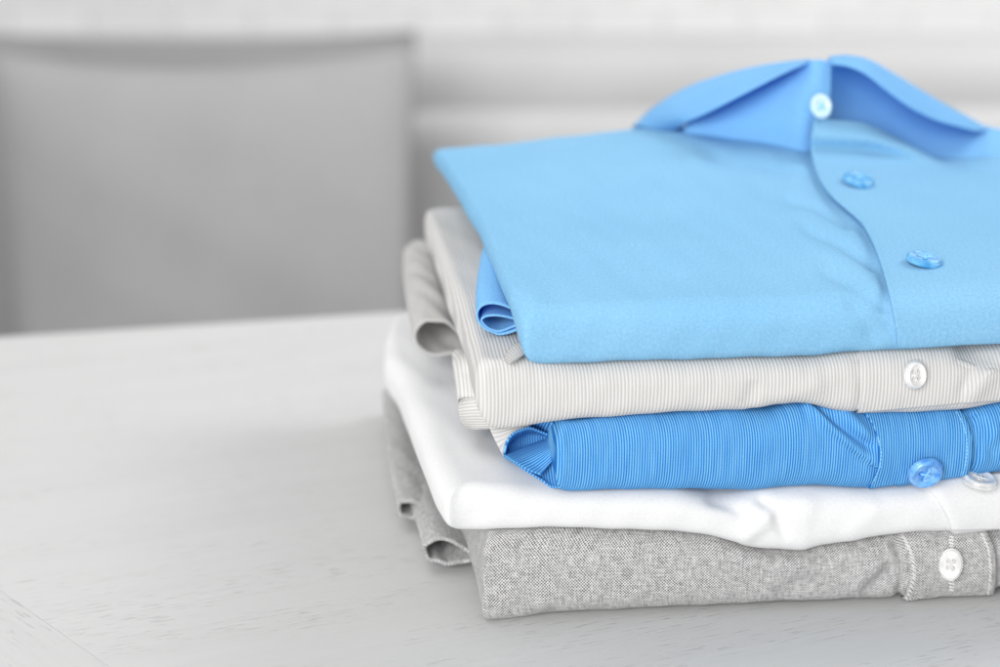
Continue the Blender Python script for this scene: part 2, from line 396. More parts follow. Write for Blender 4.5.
def side(pts): return [(PZ(px, py, z)[:2], zb, zt, a) for px, py, z, zb, zt, a in pts]
LEFT = [
 side([(395,405,.004,.001,.031,.008),(405,440,.002,.001,.031,.008),(428,490,.002,.001,.032,.008),(450,535,.001,.001,.033,.008),(466,567,0,.001,.034,.008),(474,593,0,.001,.035,.008)]),
 side([(404,322,.043,.036,.050,.006),(392,330,.042,.036,.050,.006),(386,350,.042,.035,.050,.007),(383,378,.040,.033,.050,.009),(398,396,.042,.034,.050,.010),(409,428,.043,.035,.051,.010),(422,464,.043,.035,.051,.011),(435,495,.043,.035,.051,.012),(447,516,.043,.036,.0515,.011)]),
 [(to_w([.024, .17]), .052, .075, .008), (to_w([.022, .08]), .052, .075, .008), (to_w([.0235, .03]), .052, .075, .006)],
 side([(424,219,.090,.080,.095,.005),(432,243,.090,.080,.0955,.005),(446,285,.090,.079,.096,.005),(459,322,.089,.079,.096,.005),(468,352,.088,.078,.096,.005),(476,385,.087,.077,.0955,.006)]),
 side([(433,156,.1125,.110,.1145,.002),(455,191,.113,.1105,.115,.002),(478,229,.113,.1105,.115,.002),(499,276,.113,.110,.115,.002),(510,300,.112,.108,.115,.0025),(519,325,.107,.098,.1148,.009)]),
]
CORN = [483, 452, 556, 484, 525]
DEPTH = [.215, .215, .20, .215, .235]

def wrinkle(PX, PYc, W):
    tot = np.zeros_like(PX)
    for w in W:
        poly = np.array(w['p'], float); best = np.full(PX.shape, 1e9); sgn = np.zeros_like(PX); along = np.zeros_like(PX)
        L = np.concatenate([[0], np.cumsum(np.linalg.norm(np.diff(poly, axis=0), axis=1))])
        for i in range(len(poly) - 1):
            a, b = poly[i], poly[i + 1]; d = b - a; l2 = d @ d
            t = np.clip(((PX - a[0]) * d[0] + (PYc - a[1]) * d[1]) / l2, 0, 1)
            qx = PX - (a[0] + t * d[0]); qy = PYc - (a[1] + t * d[1]); dist = np.hypot(qx, qy)
            c = (qx * d[1] - qy * d[0]); m = dist < best
            best = np.where(m, dist, best); sgn = np.where(m, np.sign(c), sgn); along = np.where(m, (L[i] + t * (L[i + 1] - L[i])) / L[-1], along)
        fade = np.clip(np.minimum((along + w.get('f0', .0)) / .25, (1 - along + w.get('f1', .0)) / .25), 0, 1); fade = fade * fade * (3 - 2 * fade)
        if w.get('k', 'r') == 'r': v = np.exp(-(best / w['w']) ** 2)
        else:
            sd = best * sgn * w.get('side', 1)
            v = 1 / (1 + np.exp(-sd / w['w'])) * np.exp(-np.clip(sd, 0, None) / w['w2'])
        tot += w['a'] * v * fade
    return tot

WR = [
 # grey
 [dict(p=[(897,530),(906,548),(910,570),(906,590),(900,604)], w=1.6, w2=25, a=0.0009, k='s', side=1, f0=.3, f1=.3), dict(p=[(981,528),(989,542),(993,560),(993,580),(989,601)], w=1.6, w2=25, a=0.0009, k='s', side=-1, f0=.3, f1=.3), dict(p=[(846,592),(862,575),(884,556)], w=4.5, a=.0028, k='s', w2=16, side=-1), dict(p=[(858,598),(880,578),(900,560)], w=7, a=-.0022),
  dict(p=[(700,545),(760,562),(830,568)], w=9, a=.0012), dict(p=[(770,600),(800,585),(840,575)], w=9, a=-.0012),
  dict(p=[(895,540),(904,565),(898,600)], w=4, a=-.0015, f0=.2, f1=.2), dict(p=[(997,535),(1000,600)], w=5, a=-.0016, f0=.3, f1=.3), dict(p=[(484,535),(487,560),(485,622)], w=3, a=.0006, f1=.3)],
 # white
 [dict(p=[(922,481),(934,495),(943,508),(950,522),(952,531)], w=1.1, w2=40, a=.0018, k='s', side=1, f0=.3, f1=.3), dict(p=[(735,543),(765,522),(778,500)], w=8, a=.0014), dict(p=[(752,492),(775,512),(790,545)], w=6, a=-.0017),
  dict(p=[(806,546),(809,520),(815,492)], w=5, a=.0015, k='s', w2=14, side=1, f0=.2), dict(p=[(700,495),(730,505),(752,520)], w=8, a=-.0013), dict(p=[(840,540),(870,515),(880,495)], w=9, a=.0008),
  dict(p=[(464,524),(462,508),(482,492),(510,480)], w=9, a=.0002)],
 # blue
 [dict(p=[(806,406),(822,425),(850,447),(868,461)], w=1.6, a=.0042, k='s', w2=22, side=1, f0=.3, f1=.3), dict(p=[(812,404),(834,422),(856,438),(868,446)], w=4.5, a=-.0030, f0=.3, f1=.2),
  dict(p=[(835,408),(855,425),(872,440)], w=5, a=.0015, f0=.3), dict(p=[(560,425),(566,455),(561,487)], w=3, a=.0006),
  dict(p=[(972,415),(978,440),(972,472)], w=3.5, a=-.0016, f0=.3, f1=.3), dict(p=[(982,412),(986,440),(996,460)], w=5, a=-.0012), dict(p=[(1000,420),(990,445),(980,470)], w=5, a=.001)],
 # striped
 [dict(p=[(745,410),(752,395),(757,378)], w=7, a=-.0008), dict(p=[(857,360),(859,385),(857,412)], w=2.5, a=-.0006, f0=.3, f1=.3), dict(p=[(770,402),(800,390),(830,380)], w=9, a=.0008),
  dict(p=[(966,405),(972,390),(988,372),(1010,360)], w=6, a=.0024), dict(p=[(960,350),(985,360),(1010,368)], w=6, a=-.003, f0=.2, f1=.5), dict(p=[(958,400),(964,385),(976,368)], w=5, a=-.0012)],
 # light blue
 [dict(p=[(812,150),(813,168),(820,186),(833,201),(848,215),(861,227),(871,244),(880,267),(887,292),(892,318),(896,342)], w=11, a=-.0015, f0=.1),
  dict(p=[(871,262),(836,240),(792,224)], w=6, a=-.0017, f0=.3), dict(p=[(877,285),(845,262),(802,244)], w=7, a=.0009, f0=.3), dict(p=[(883,306),(852,284),(812,266)], w=7, a=-.0013, f0=.3),
  dict(p=[(846,222),(815,205),(774,196)], w=6, a=-.0015, f0=.3), dict(p=[(889,327),(868,308),(838,294)], w=7, a=-.0009, f0=.3), dict(p=[(690,154),(740,157),(780,163),(806,174)], w=10, a=-.0022),
  dict(p=[(845,300),(866,322),(880,348)], w=9, a=-.0009), dict(p=[(560,190),(680,200),(780,214)], w=24, a=.0010), dict(p=[(540,240),(640,246),(760,268)], w=28, a=.0008),
  dict(p=[(610,335),(700,326),(800,338)], w=20, a=.0005)],
]

def sst(v):
    v = min(1, max(0, v)); return v * v * (3 - 2 * v)
def make_body(k, mat, uvmode='x'):
    left = LEFT[k]; a0 = NOSE[k]
    xc = kx(CORN[k], k); yo = OFF[k]
    P = []; Zb = []; Zt = []; A = []; Vis = []
    for xy, zb, zt, a in left: P.append(xy); Zb.append(zb); Zt.append(zt); A.append(a); Vis.append(1)
    nL = len(left)
    xr = .262
    xs = np.linspace(xc, xr, 300)
    for x in xs:
        P.append(to_w([x, yo])); Zb.append(np.interp(x, XG, ZB[k])); q_ = sst((x - xc) / .035) if k in (1, 3) else 1; Zt.append(np.interp(x, XG, ZT[k]) * q_ + left[-1][2] * (1 - q_)); A.append(max(.010 if k == 4 else .0055, left[-1][3] * .6) + (a0 - max(.010 if k == 4 else .0055, left[-1][3] * .6)) * sst((x - xc) / (.045 if k == 4 else .025)))
    zb1, zt1 = Zb[-1], Zt[-1]
    mb, mt = np.median(Zb[:nL]), np.median(Zt[:nL])
    yb = to_s(left[0][0])[1]
    for y in np.linspace(.01, yb - .01, 20): P.append(to_w([xr + .003, y + yo])); Zb.append(zb1 + (mb - zb1) * y / yb); Zt.append(zt1 + (mt - zt1) * y / yb); A.append(.008)
    lx = to_s(left[0][0])[0]
    for x in np.linspace(xr - .008, lx + .006, 24): P.append(to_w([x, yb])); Zb.append(mb); Zt.append(mt); A.append(.006)
    P = np.array(P); Q = np.column_stack([P, Zb, Zt, A]); Q = np.vstack([Q, Q[:1]])
    seg = np.linalg.norm(np.diff(Q[:, :2], axis=0), axis=1); s = np.concatenate([[0], np.cumsum(seg)]); Ltot = s[-1]
    sf = np.linspace(0, Ltot, int(Ltot / .0005), endpoint=False)
    D = np.stack([np.interp(sf, s, Q[:, j]) for j in range(5)], 1)
    D[:, :2] = gsmooth(D[:, :2], {4: 1.8, 1: 7}.get(k, 2.5), True); D[:, 2:4] = gsmooth(D[:, 2:4], 3, True); D[:, 4:] = gsmooth(D[:, 4:], 12, True)
    sfront = s[nL]; sright = s[nL + 300]
    # columns: fine on the seen sides
    keep = []
    last = -1
    for i, q in enumerate(sf):
        step = .00075 if (q < sright - .02) or (k == 4) else .005
        if q - last >= step: keep.append(i); last = q
    D = D[keep]; ss = sf[keep]; n = len(D)
    st = to_s(D[:, :2]); L = .09
    xm = st[:, 0].min()
    core = np.stack([np.clip(st[:, 0], xc + L, xr - L), st[:, 1] * 0 + yb * .5], 1)
    core = to_w(core)
    dirv = core - D[:, :2]; dl = np.linalg.norm(dirv, axis=1); dirn = dirv / dl[:, None]
    dirn = gsmooth(dirn, 3, True); dirn /= np.linalg.norm(dirn, axis=1)[:, None]
    top = k == 4
    nt = 110 if top else 34
    frac = np.linspace(1, 0, nt) ** 1.25
    rows = []
    zc = (D[:, 2] + D[:, 3]) / 2; b = (D[:, 3] - D[:, 2]) / 2; a = D[:, 4]
    zcore = np.median(D[:, 3][:nL * 20])
    def blend(d): return np.clip((d - .03) / .06, 0, 1)
    for f in frac[:-1]:
        d = a + f * (dl - a); xy = D[:, :2] + dirn * d[:, None]
        if f > .5: xy = D[:, :2] + (core - D[:, :2]) * (d / dl)[:, None]
        elif f > .0:
            g_ = f / .5; xy = (1 - g_) * xy + g_ * (D[:, :2] + (core - D[:, :2]) * (d / dl)[:, None])
        w = blend(d); z = D[:, 3] * (1 - w) + np.mean(D[:, 3]) * w
        rows.append(np.column_stack([xy, z]))
    for ph in np.linspace(math.pi / 2, -math.pi / 2, 56):
        c, s_ = abs(math.cos(ph)), math.sin(ph)
        ex = (2.1 if s_ > 0 else 3.6) if top else (2.6 if s_ > 0 else 3.2)
        d = a * (1 - c ** (2 / ex)); z = zc + b * np.sign(s_) * abs(s_) ** (2 / ex)
        rows.append(np.column_stack([D[:, :2] + dirn * d[:, None], z]))
    for f in (.15, .5, 1.0):
        d = a + f * (dl - a); w = blend(d); xy = D[:, :2] + dirn * d[:, None] if f < .5 else D[:, :2] + (core - D[:, :2]) * (d / dl)[:, None]
        rows.append(np.column_stack([xy, D[:, 2] * (1 - w) + np.mean(D[:, 2]) * w]))
    G = np.array(rows)
    for i in range(nt - 1):
        q = 1 - i / (nt - 1.0); d_ = (1 - q) if False else q
        dist = frac[i]
        sg = min(14.0, 60.0 * dist)
        if sg > .3: G[i] = gsmooth(G[i], sg, True)
    if top:
        S_ = to_s(G[..., :2]); x_, y_ = S_[..., 0], S_[..., 1]
        topw = np.zeros(G.shape[:2]); topw[:nt] = 1; nn = np.linspace(1, 0, 28); topw[nt - 1:nt + 27] = nn[:, None]
        h = .0035 * np.exp(-((x_ - .11) / .10) ** 2) * np.clip(y_ / .06, 0, 1) + .0130 * np.exp(-((x_ - .118) / .075) ** 2) * 1 / (1 + np.exp(-(y_ - .125) / .018)) * (1 - .6 / (1 + np.exp(-(y_ - .20) / .012)))
        G[..., 2] += h * topw
    elif k == 1:
        S_ = to_s(G[..., :2]); G[:nt, :, 2] += (.0012 * np.sin(S_[:nt, :, 0] * 130 + S_[:nt, :, 1] * 60) * np.exp(-((S_[:nt, :, 0] + .01) / .03) ** 2)) * np.clip(np.arange(nt, 0, -1) / 14. - .1, 0, 1)[:, None]
    # normals + wrinkles
    du = np.roll(G, -1, 1) - np.roll(G, 1, 1); dv = np.gradient(G, axis=0); N = np.cross(dv, du); ln = np.linalg.norm(N, axis=2, keepdims=True); N = N / np.maximum(ln, 1e-12)
    if N[nt + 26, 400 if n > 450 else n // 3] @ np.array([-EY[0], -EY[1], 0]) < 0: N = -N
    G_plain = G.copy()
    PXX, PYY = project(G)
    S_ = to_s(G[..., :2]); ok = (S_[..., 1] < (.3 if top else .035)).astype(float)
    rowmask = np.zeros(G.shape[:2]); rowmask[:nt + 56] = 1
    if not top: rowmask[:nt - 6] = 0
    if k == 1: rowmask[:nt] = 1; ok = (S_[..., 1] < .1).astype(float)
    core_f = np.ones(G.shape[0])
    if top:
        wz = np.zeros(G.shape[0]); wz[:nt - 20] = 1; wz[nt - 20:nt] = np.linspace(1, 0, 20); N = N * (1 - wz)[:, None, None] + np.array([0, 0, 1.]) * wz[:, None, None]
    else: core_f[:4] = 0
    disp = wrinkle(PXX, PYY, WR[k]) * ok * rowmask * core_f[:, None]
    r6 = rng.rand(8) * 6
    und = .00013 * (np.sin(G[..., 0] * 170 + G[..., 2] * 260 + r6[0]) + .7 * np.sin(G[..., 0] * 390 - G[..., 2] * 340 + G[..., 1] * 200 + r6[1]) + .9 * np.sin(G[..., 0] * 75 + G[..., 2] * 120 + G[..., 1] * 90 + r6[2]))
    disp += und * core_f[:, None]
    G = G + N * disp[..., None]
    G[..., 2] = np.maximum(G[..., 2], .0001)
    vv = np.linalg.norm(np.diff(G, axis=0), axis=2).mean(1) if not top else np.linalg.norm(np.diff(G[:, n // 3], axis=0), axis=1)
    v = np.concatenate([[0], np.cumsum(vv)])
    S_ = to_s(G[..., :2])
    if uvmode == 'x':
        tt = np.zeros(G.shape[0]); tt[nt - 1:nt + 55] = np.linspace(1, -1, 56); tt[nt + 55:] = -1; tt[:nt - 1] = 1
        UV = np.stack([S_[..., 0] + {2: .0022, 3: .0012}.get(k, 0) * (tt ** 2)[:, None], np.broadcast_to(v[:, None], G.shape[:2])], -1)
    elif uvmode == 'top':
        UV = np.stack([S_[..., 0], S_[..., 1] + G[..., 2]], -1)
    else:
        UV = np.stack([np.broadcast_to(ss[None, :], G.shape[:2]), np.broadcast_to(v[:, None], G.shape[:2])], -1)
    me = grid_mesh('body', G, UV, True)
    o = obj('body', me, mat, SH[k])
    bvh = BVHTree.FromPolygons([Vector(p) for p in G.reshape(-1, 3)], [tuple(p.vertices) for p in me.polygons])
    bvp = BVHTree.FromPolygons([Vector(p) for p in G_plain.reshape(-1, 3)], [tuple(p.vertices) for p in me.polygons]) if top else bvh
    return o, bvh, bvp

bodies = []; BV = []
for k, (mt, um) in enumerate([('grey', 's'), ('white', 's'), ('blue', 'x'), ('striped', 'x'), ('light_blue', 'top')]):
    o, b, bp_ = make_body(k, M[mt], um); bodies.append(o); BV.append(b)
BVP = bp_

CAM = Vector((0, 0, H0))
def onto(bvh, px, py, off=0.0):
    d = Vector(ray(px, py)).normalized(); h = bvh.ray_cast(CAM, d, 3.0)
    if h[0] is None: return None, None
    n = h[1]
    if n.dot(d) > 0: n = -n
    return h[0] + n * off, n

def silpy(k, px): return np.interp(px, [p[0] for p in SIL[k]], [p[1] for p in SIL[k]])

def band(name, k, le, re, mat, parent, off=.0009, n=40, m=46, thick=.0006, top=None, tuck=True):
    """raised strip of cloth lying on the front fold, between a left and a right edge"""
    le = cr(le, n); re = cr(re, n)
    G = np.zeros((n, m, 3)); ok = np.zeros((n, m), bool)
    for i in range(n):
        for j in range(m):
            f = j / (m - 1); px = le[i, 0] * (1 - f) + re[i, 0] * f; py = le[i, 1] * (1 - f) + re[i, 1] * f
            lim = silpy(k, px) - 1.0
            e = min(1, min(f, 1 - f) * m / 3)
            p, nn = onto(BV[k], px, min(py, lim), off)
            if p is not None: G[i, j] = p; ok[i, j] = True
    for j in range(m):
        good = np.where(ok[:, j])[0]
        for i in range(n):
            if not ok[i, j] and len(good): G[i, j] = G[good[np.argmin(abs(good - i))], j]
    G = np.stack([gsmooth(G[:, j], 3.5) for j in range(m)], 1)
    G = np.stack([gsmooth(G[i], .8) for i in range(len(G))], 0)
    eg = np.exp(-np.minimum(np.arange(m), np.arange(m)[::-1]) / 1.2) * .0002; G = G + np.array([-EY[0], -EY[1], 0]) * eg[None, :, None]
    if tuck:
        ex = [G[-1] + np.array([0, .0016, -.0010]), G[-1] + np.array([0, .0045, -.0017])]
        ex = [np.column_stack([e[:, 0], e[:, 1], np.maximum(e[:, 2], .0006)]) for e in ex]
        G = np.concatenate([G, np.array(ex)])
    S_ = to_s(G[..., :2])
    UV = np.stack([S_[..., 0], arcuv(G)[..., 1]], -1)
    me = grid_mesh(name, G, UV); o = obj(name, me, mat, parent)
    md = o.modifiers.new('thickness', 'SOLIDIFY'); md.thickness = thick; md.offset = 0
    bv = BVHTree.FromPolygons([Vector(p) for p in G.reshape(-1, 3)], [tuple(p.vertices) for p in me.polygons])
    return o, bv

def capsule(bm, a, b, r, up=None, flat=1.0, seg=8):
    a, b = Vector(a), Vector(b); d = b - a; L = d.length
    if L < 1e-7: return
    z = d / L; x = (up if up is not None else Vector((0, 0, 1))).cross(z)
    if x.length < 1e-4: x = Vector((1, 0, 0))
    x.normalize(); y = z.cross(x)
    rings = []
    for t, q in ((-.45, .3), (-.15, .8), (.25, 1), (.75, 1), (1.15, .8), (1.45, .3)):
        c = a + z * (L * .0 + min(max(t, 0), 1) * L + (min(t, 0) + max(t - 1, 0)) * r * 2)
        rings.append([bm.verts.new(c + (x * math.cos(f) + y * math.sin(f) * flat) * r * q) for f in [2 * math.pi * i / seg for i in range(seg)]])
    for A_, B_ in zip(rings, rings[1:]):
        for i in range(seg): bm.faces.new((A_[i], A_[(i + 1) % seg], B_[(i + 1) % seg], B_[i]))
    bm.faces.new(rings[0][::-1]); bm.faces.new(rings[-1])
def bm_obj(name, bm, mat, parent):
    for f in bm.faces: f.smooth = True
    bmesh.ops.recalc_face_normals(bm, faces=bm.faces)
    me = bpy.data.meshes.new(name); bm.to_mesh(me); bm.free(); return obj(name, me, mat, parent)
def stitches(name, bv, poly, mat, parent, step=4.8, ln=.72, r=.00032, off=.0003, slant=0.0):
    poly = np.array(poly, float); seg = np.linalg.norm(np.diff(poly, axis=0), axis=1); L = np.concatenate([[0], np.cumsum(seg)])
    bm = bmesh.new(); q = 0
    while q < L[-1]:
        e = []
        for w, sx in ((q, -slant), (q + step * ln, slant)):
            px = np.interp(w, L, poly[:, 0]) + sx; py = np.interp(w, L, poly[:, 1]); p, nn = onto(bv, px, py, off); e.append((p, nn))
        if e[0][0] is not None and e[1][0] is not None and (e[0][0] - e[1][0]).length < .006: capsule(bm, e[0][0], e[1][0], r, e[0][1])
        q += step
    if len(bm.verts) == 0: bm.free(); return None
    return bm_obj(name, bm, mat, parent)

def button(parent, pos, nrm, roll, R, mat, thr, rx=1.0, rim=.9, tilt=(0, 0), threads=True):
    nr, na = 26, 56
    G = np.zeros((nr + 8, na, 3))
    hr = R * .24
    for i in range(nr + 8):
        for j in range(na):
            f = 2 * math.pi * j / na
            if i < nr:
                q = i / (nr - 1); r = R * q
                z = .0011 + .0007 * rim * math.exp(-((q - .80) / .13) ** 2) - .0009 * max(0, (q - .88) / .12) ** 2
                x, y = r * math.cos(f), r * math.sin(f)
                for hx, hy in ((hr, hr), (-hr, hr), (hr, -hr), (-hr, -hr)):
                    dd = math.hypot(x - hx, y - hy); z -= .0010 / (1 + math.exp((dd - R * .125) / (R * .022)))
            else:
                t = (i - nr + 1) / 8; r = R * (1 + .02 * math.sin(t * math.pi)) * (1 if t < .99 else .9); z = .0009 - .0018 * t; x, y = r * math.cos(f), r * math.sin(f)
            G[i, j] = (x * rx, y, z)
    me = grid_mesh('button', G, np.zeros(G.shape[:2] + (2,)), True)
    z = Vector(nrm).normalized()
    up = Vector((0, 0, 1)) if abs(z.z) < .8 else Vector((0, 1, 0))
    x = up.cross(z).normalized(); y = z.cross(x)
    Mx = Matrix((x, y, z)).transposed().to_4x4()
    Mx = Matrix.Translation(Vector(pos) + z * .0016) @ Mx @ Matrix.Rotation(roll, 4, 'Z') @ Matrix.Rotation(tilt[0], 4, 'X') @ Matrix.Rotation(tilt[1], 4, 'Y')
    me.transform(Mx); me.update()
    o = obj('button', me, mat, parent)
    if threads:
        bm = bmesh.new()
        for s in (1, -1):
            for w in (-.00018, .00018):
                capsule(bm, Mx @ Vector((-hr * rx + w, -hr * s, .0011)), Mx @ Vector((hr * rx + w, hr * s, .0013)), .00022, z, seg=6)
        bm_obj('thread', bm, thr, o)
    return o

# ---- bottom grey shirt
g0 = SH[0]
pk, bv = band('placket', 0, [(896,528),(903,541),(908,555),(910,572),(907,588),(901,603)], [(978,526),(986,534),(992,548),(994,566),(993,585),(989,601)], M['grey'], g0, .0012)
stitches('stitching', bv, [(901,534),(908,545),(913,560),(914.5,576),(911,590),(906,600)], M['thread_g'], g0, 4.2, .6, .00042, slant=1.2)
stitches('stitching', bv, [(982,534),(988,548),(990.5,566),(989.5,585),(987,598)], M['thread_g'], g0, 4.2, .6, .00040, slant=.8)
p, n_ = onto(bv, 951, 563)
b0 = button(g0, p, n_ + Vector((-.35, 0, .05)), 0, .0056, M['btn_pearl'], M['thread_g'], rx=.72, rim=.7)
bm = bmesh.new()
for i in range(18):
    py = 537 + i * 3.05
    a_, na_ = onto(bv, 949.2, py, .0004); b_, nb_ = onto(bv, 953.4, py + .8, .0004)
    if a_ and b_: capsule(bm, a_, b_, .00025, na_)
bm_obj('buttonhole', bm, M['thread_w'], g0)
# sleeve folds at the left
def loop_at(pts, Y): return [PY(x, y, Y) for x, y in pts]
def shift(pts, dx, dy, s=1.0):
    c = np.mean(pts, 0); return [((x - c[0]) * s + c[0] + dx, (y - c[1]) * s + c[1] + dy) for x, y in pts]
r2 = [(482,559),(470,552),(458,545),(449,541),(438,539.5),(429,543),(425,547),(426,554),(430,560),(438,561.5),(447,565),(458,563),(470,561),(482,560)]
sheet('sleeve_fold', [loop_at(r2, .592), loop_at(shift(r2, -7, -25, .97), .612), loop_at(shift(r2, -15, -48, .95), .64), loop_at(shift(r2, -30, -95, .9), .69)], M['grey'], g0, 40, 90, .0012, noise=.0002)
r1 = [(440,512),(425,506),(414,502),(406,501.5),(400,503),(399,508),(401,515),(408,518),(416,518),(430,518),(440,514)]
sheet('sleeve_fold', [loop_at(r1, .628), loop_at(shift(r1, -8, -40, 1.0), .665), loop_at(shift(r1, -14, -80, .95), .71), loop_at(shift(r1, -17, -112, .9), .75)], M['grey'], g0, 40, 70, .0012, noise=.0003)

# ---- white shirt
g1 = SH[1]
pk, bv = band('placket', 1, [(918,478),(926,487),(936,497),(944,509),(949,520),(952,529)], [(1100,470),(1102,480),(1104,490),(1106,502),(1108,514),(1110,524)], M['white'], g1, .0011, m=70)
p, n_ = onto(bv, 977, 482)
b1 = button(g1, p + Vector((0, -.002, .0)), Vector((.12, -.12, .98)), .3, .0060, M['btn_white'], M['thread_w'])

# ---- bright blue shirt
g2 = SH[2]
pk, bv = band('placket', 2, [(856,409),(866,418),(873,430),(877,444),(878,460),(874,474),(867,487)], [(952,405),(961,413),(967,424),(970.5,436),(971,450),(969,463),(965,475)], M['blue'], g2, .0012)
stitches('stitching', bv, [(862,413),(871,424),(878,438),(881,452),(880,466),(874,480)], M['thread_b'], g2, 3.6, .6, .0002)
stitches('stitching', bv, [(956,412),(963,424),(966.5,438),(967,452),(965,466),(962,474)], M['thread_b'], g2, 3.6, .6, .0002)
p, n_ = onto(bv, 923.5, 469)
b2 = button(g2, p + Vector((0, -.0010, .0)), Vector((.12, -.96, -.26)), .5, .0060, M['btn_blue'], M['thread_b'])
# opened cuff end
def rows(*r): return [[PY(*p) for p in q] for q in r]
sheet('cuff_back', rows([(504,455,.5745),(507,442,.5745),(514,433,.5745),(529,428,.5745),(541,432,.5745),(554,437,.5745)],
                        [(505,454,.582),(510,444,.584),(517,438,.586),(529,433,.587),(541,434,.586),(554,438,.582)],
                        [(506,456,.578),(512,453,.582),(520,449,.585),(531,445,.586),(543,441,.585),(555,438,.582)],
                        [(507,459,.575),(514,457,.578),(522,453,.581),(532,449,.582),(544,445,.581),(556,441,.579)]), M['blue'], g2, 26, 50, .0007, uv='x')
sheet('cuff_panel', rows([(504.5,456,.5735),(516,451,.579),(530,445.5,.582),(543,441,.581),(555,437.5,.577)],
                         [(514,462,.570),(524,458,.573),(536,453,.574),(547,448,.573),(556,444,.571)],
                         [(528,470,.567),(535,466,.569),(543,460,.570),(550,454,.570),(558,449,.569)],
                         [(541,475,.5645),(545,470,.567),(550,464,.569),(554,459,.570),(558,453,.570)]), M['blue'], g2, 30, 50, .0007, uvrot=True)
sheet('cuff_fold', rows([(504,456.5,.574),(516,463.5,.571),(530,473,.568),(543,481,.565),(551,487,.5625),(562,487.6,.560)],
                        [(508,458,.576),(519,464,.574),(531,472,.571),(543,479,.568),(552,483,.565),(562,484,.562)],
                        [(512,457,.578),(522,460,.576),(532,466,.574),(543,472,.571),(552,474,.569),(562,475,.565)],
                        [(516,455,.580),(526,456,.578),(536,459,.576),(546,463,.574),(555,460,.572),(564,462,.568)]), M['blue'], g2, 24, 50, .0007, uv='x')
sheet('cuff_back', rows([(527,420,.572),(537,420,.571),(548,420,.568),(554,424,.566)], [(529,425,.580),(537,426,.580),(546,429,.577),(553,433,.573)], [(529,429,.580),(537,431,.580),(546,435,.578),(556,438,.574)]), M['blue'], g2, 14, 24, .0006, uv='x')

# ---- grey and white striped shirt
g3 = SH[3]
p, n_ = onto(BV[3], 911.5, 374)
b3 = button(g3, p, n_ + Vector((.25, 0, .0)), 0, .0049, M['btn_pearl'], M['thread_g'], rx=.80, rim=1.3)
pk, bv = band('placket', 3, [(857,345),(858,360),(859,380),(858,398),(857,412)], [(1100,335),(1100,345),(1100,360),(1100,375),(1100,392)], M['striped'], g3, .0007, m=90)
p, n_ = onto(bv, 911.5, 374); b3.location = n_ * .0008
tA = [(473,350),(466,340),(456,331),(446,324),(436,321.5),(425,322),(417,328),(415,336),(418,345),(426,353),(438,356),(450,355.5),(462,352),(473,350.5)]
tB = [(455,345),(452,325),(446,305),(438,290),(430,283),(420,283),(413,289),(411,300),(414,312),(422,322),(434,326),(444,330),(450,338),(455,346)]
sheet('sleeve_fold', [loop_at(tA, .655), loop_at(shift(tA, -8, -33, .98), .690), loop_at(shift(tA, -13, -62, .92), .73), loop_at(shift(tA, -15, -82, .85), .762)], M['striped_thin'], g3, 50, 90, .0009, uvrot=False, noise=.0006)
sheet('sleeve_fold', rows([(458,380,.625),(455,368,.625),(453,356,.628),(456,350,.632),(466,349,.63),(480,349,.625)],
                          [(458,385,.610),(455,376,.606),(454,366,.604),(458,360,.604),(468,359,.600),(486,359,.595)],
                          [(460,400,.603),(457,390,.597),(456,380,.594),(460,376,.592),(470,376,.590),(488,376,.585)],
                          [(463,409,.600),(459,402,.593),(458,396,.588),(462,394,.585),(472,394,.583),(490,394,.578)],
                          [(464,412,.600),(460,406,.594),(459,400,.589),(463,398,.586),(473,398,.584),(490,398,.579)]), M['striped'], g3, 40, 50, .0007, uv='x')
sheet('cuff_end', rows([(460,400,.590),(466,398,.586),(476,397,.583),(490,397,.580)],
                       [(459,410,.588),(466,409,.584),(476,408,.581),(490,408,.578)],
                       [(461,420,.589),(467,420,.585),(476,420,.582),(490,420,.579)],
                       [(467,427.5,.592),(471,428.5,.589),(477,429,.585),(490,428,.581)],
                       [(470,424,.600),(474,424,.598),(479,424,.594),(490,424,.590)]), M['striped'], g3, 40, 40, .0007, uvrot=True)
sheet('sleeve_end', rows([(488,424,.580),(498,424,.580),(510,424,.580),(522,423,.580),(532,422,.580)],
                         [(492,434,.577),(499,433,.577),(507,431,.577),(518,428,.577),(530,426,.577)],
                         [(498,446,.576),(501,444,.576),(505,440,.576),(514,432,.576),(529,427.5,.576)],
                         [(503.5,457,.576),(503.5,455,.576),(506,441,.576),(513,433,.576),(528,428,.576)]), M['striped'], g3, 24, 30, .0006, uvrot=True)
sheet('loose_fold', rows([(504,361,.558),(508,352,.561),(515,345,.564),(524,341,.567)], [(507,362.5,.554),(512,355,.557),(518,349,.560),(526,345,.563)], [(510,363,.552),(516,360,.554),(522,356,.557),(528,352,.560)]), M['striped_thin'], g3, 14, 20, .0006)

# ---- light blue shirt on top
g4 = SH[4]
LB = M['light_blue']; LT = M['light_blue_thin']
o1 = [(524,316),(512,309),(500,304.5),(490,303.5),(482,306),(477.5,312),(478,320),(484,328),(492,332),(500,334.5),(512,332),(524,327)]
i1 = [(524,322),(514,319),(504,316.5),(495,315.5),(486,316.5),(481.5,320),(484,325),(490,329.5),(498,331.5),(505,330),(514,326.5),(524,323.5)]
sheet('sleeve_fold', [loop_at(o1, .579), loop_at(shift(o1, 0, -24, 1), .602), loop_at(shift(o1, 4, -58, .95), .640), loop_at(shift(o1, 10, -85, .8), .68)], LT, g4, 40, 80, .0007)
sheet('sleeve_lining', [loop_at(i1, .5795), loop_at(shift(i1, 1, -12, .96), .592), loop_at(shift(i1, 4, -40, .8), .620), loop_at(shift(i1, 8, -60, .5), .65)], LT, g4, 40, 80, .0007)

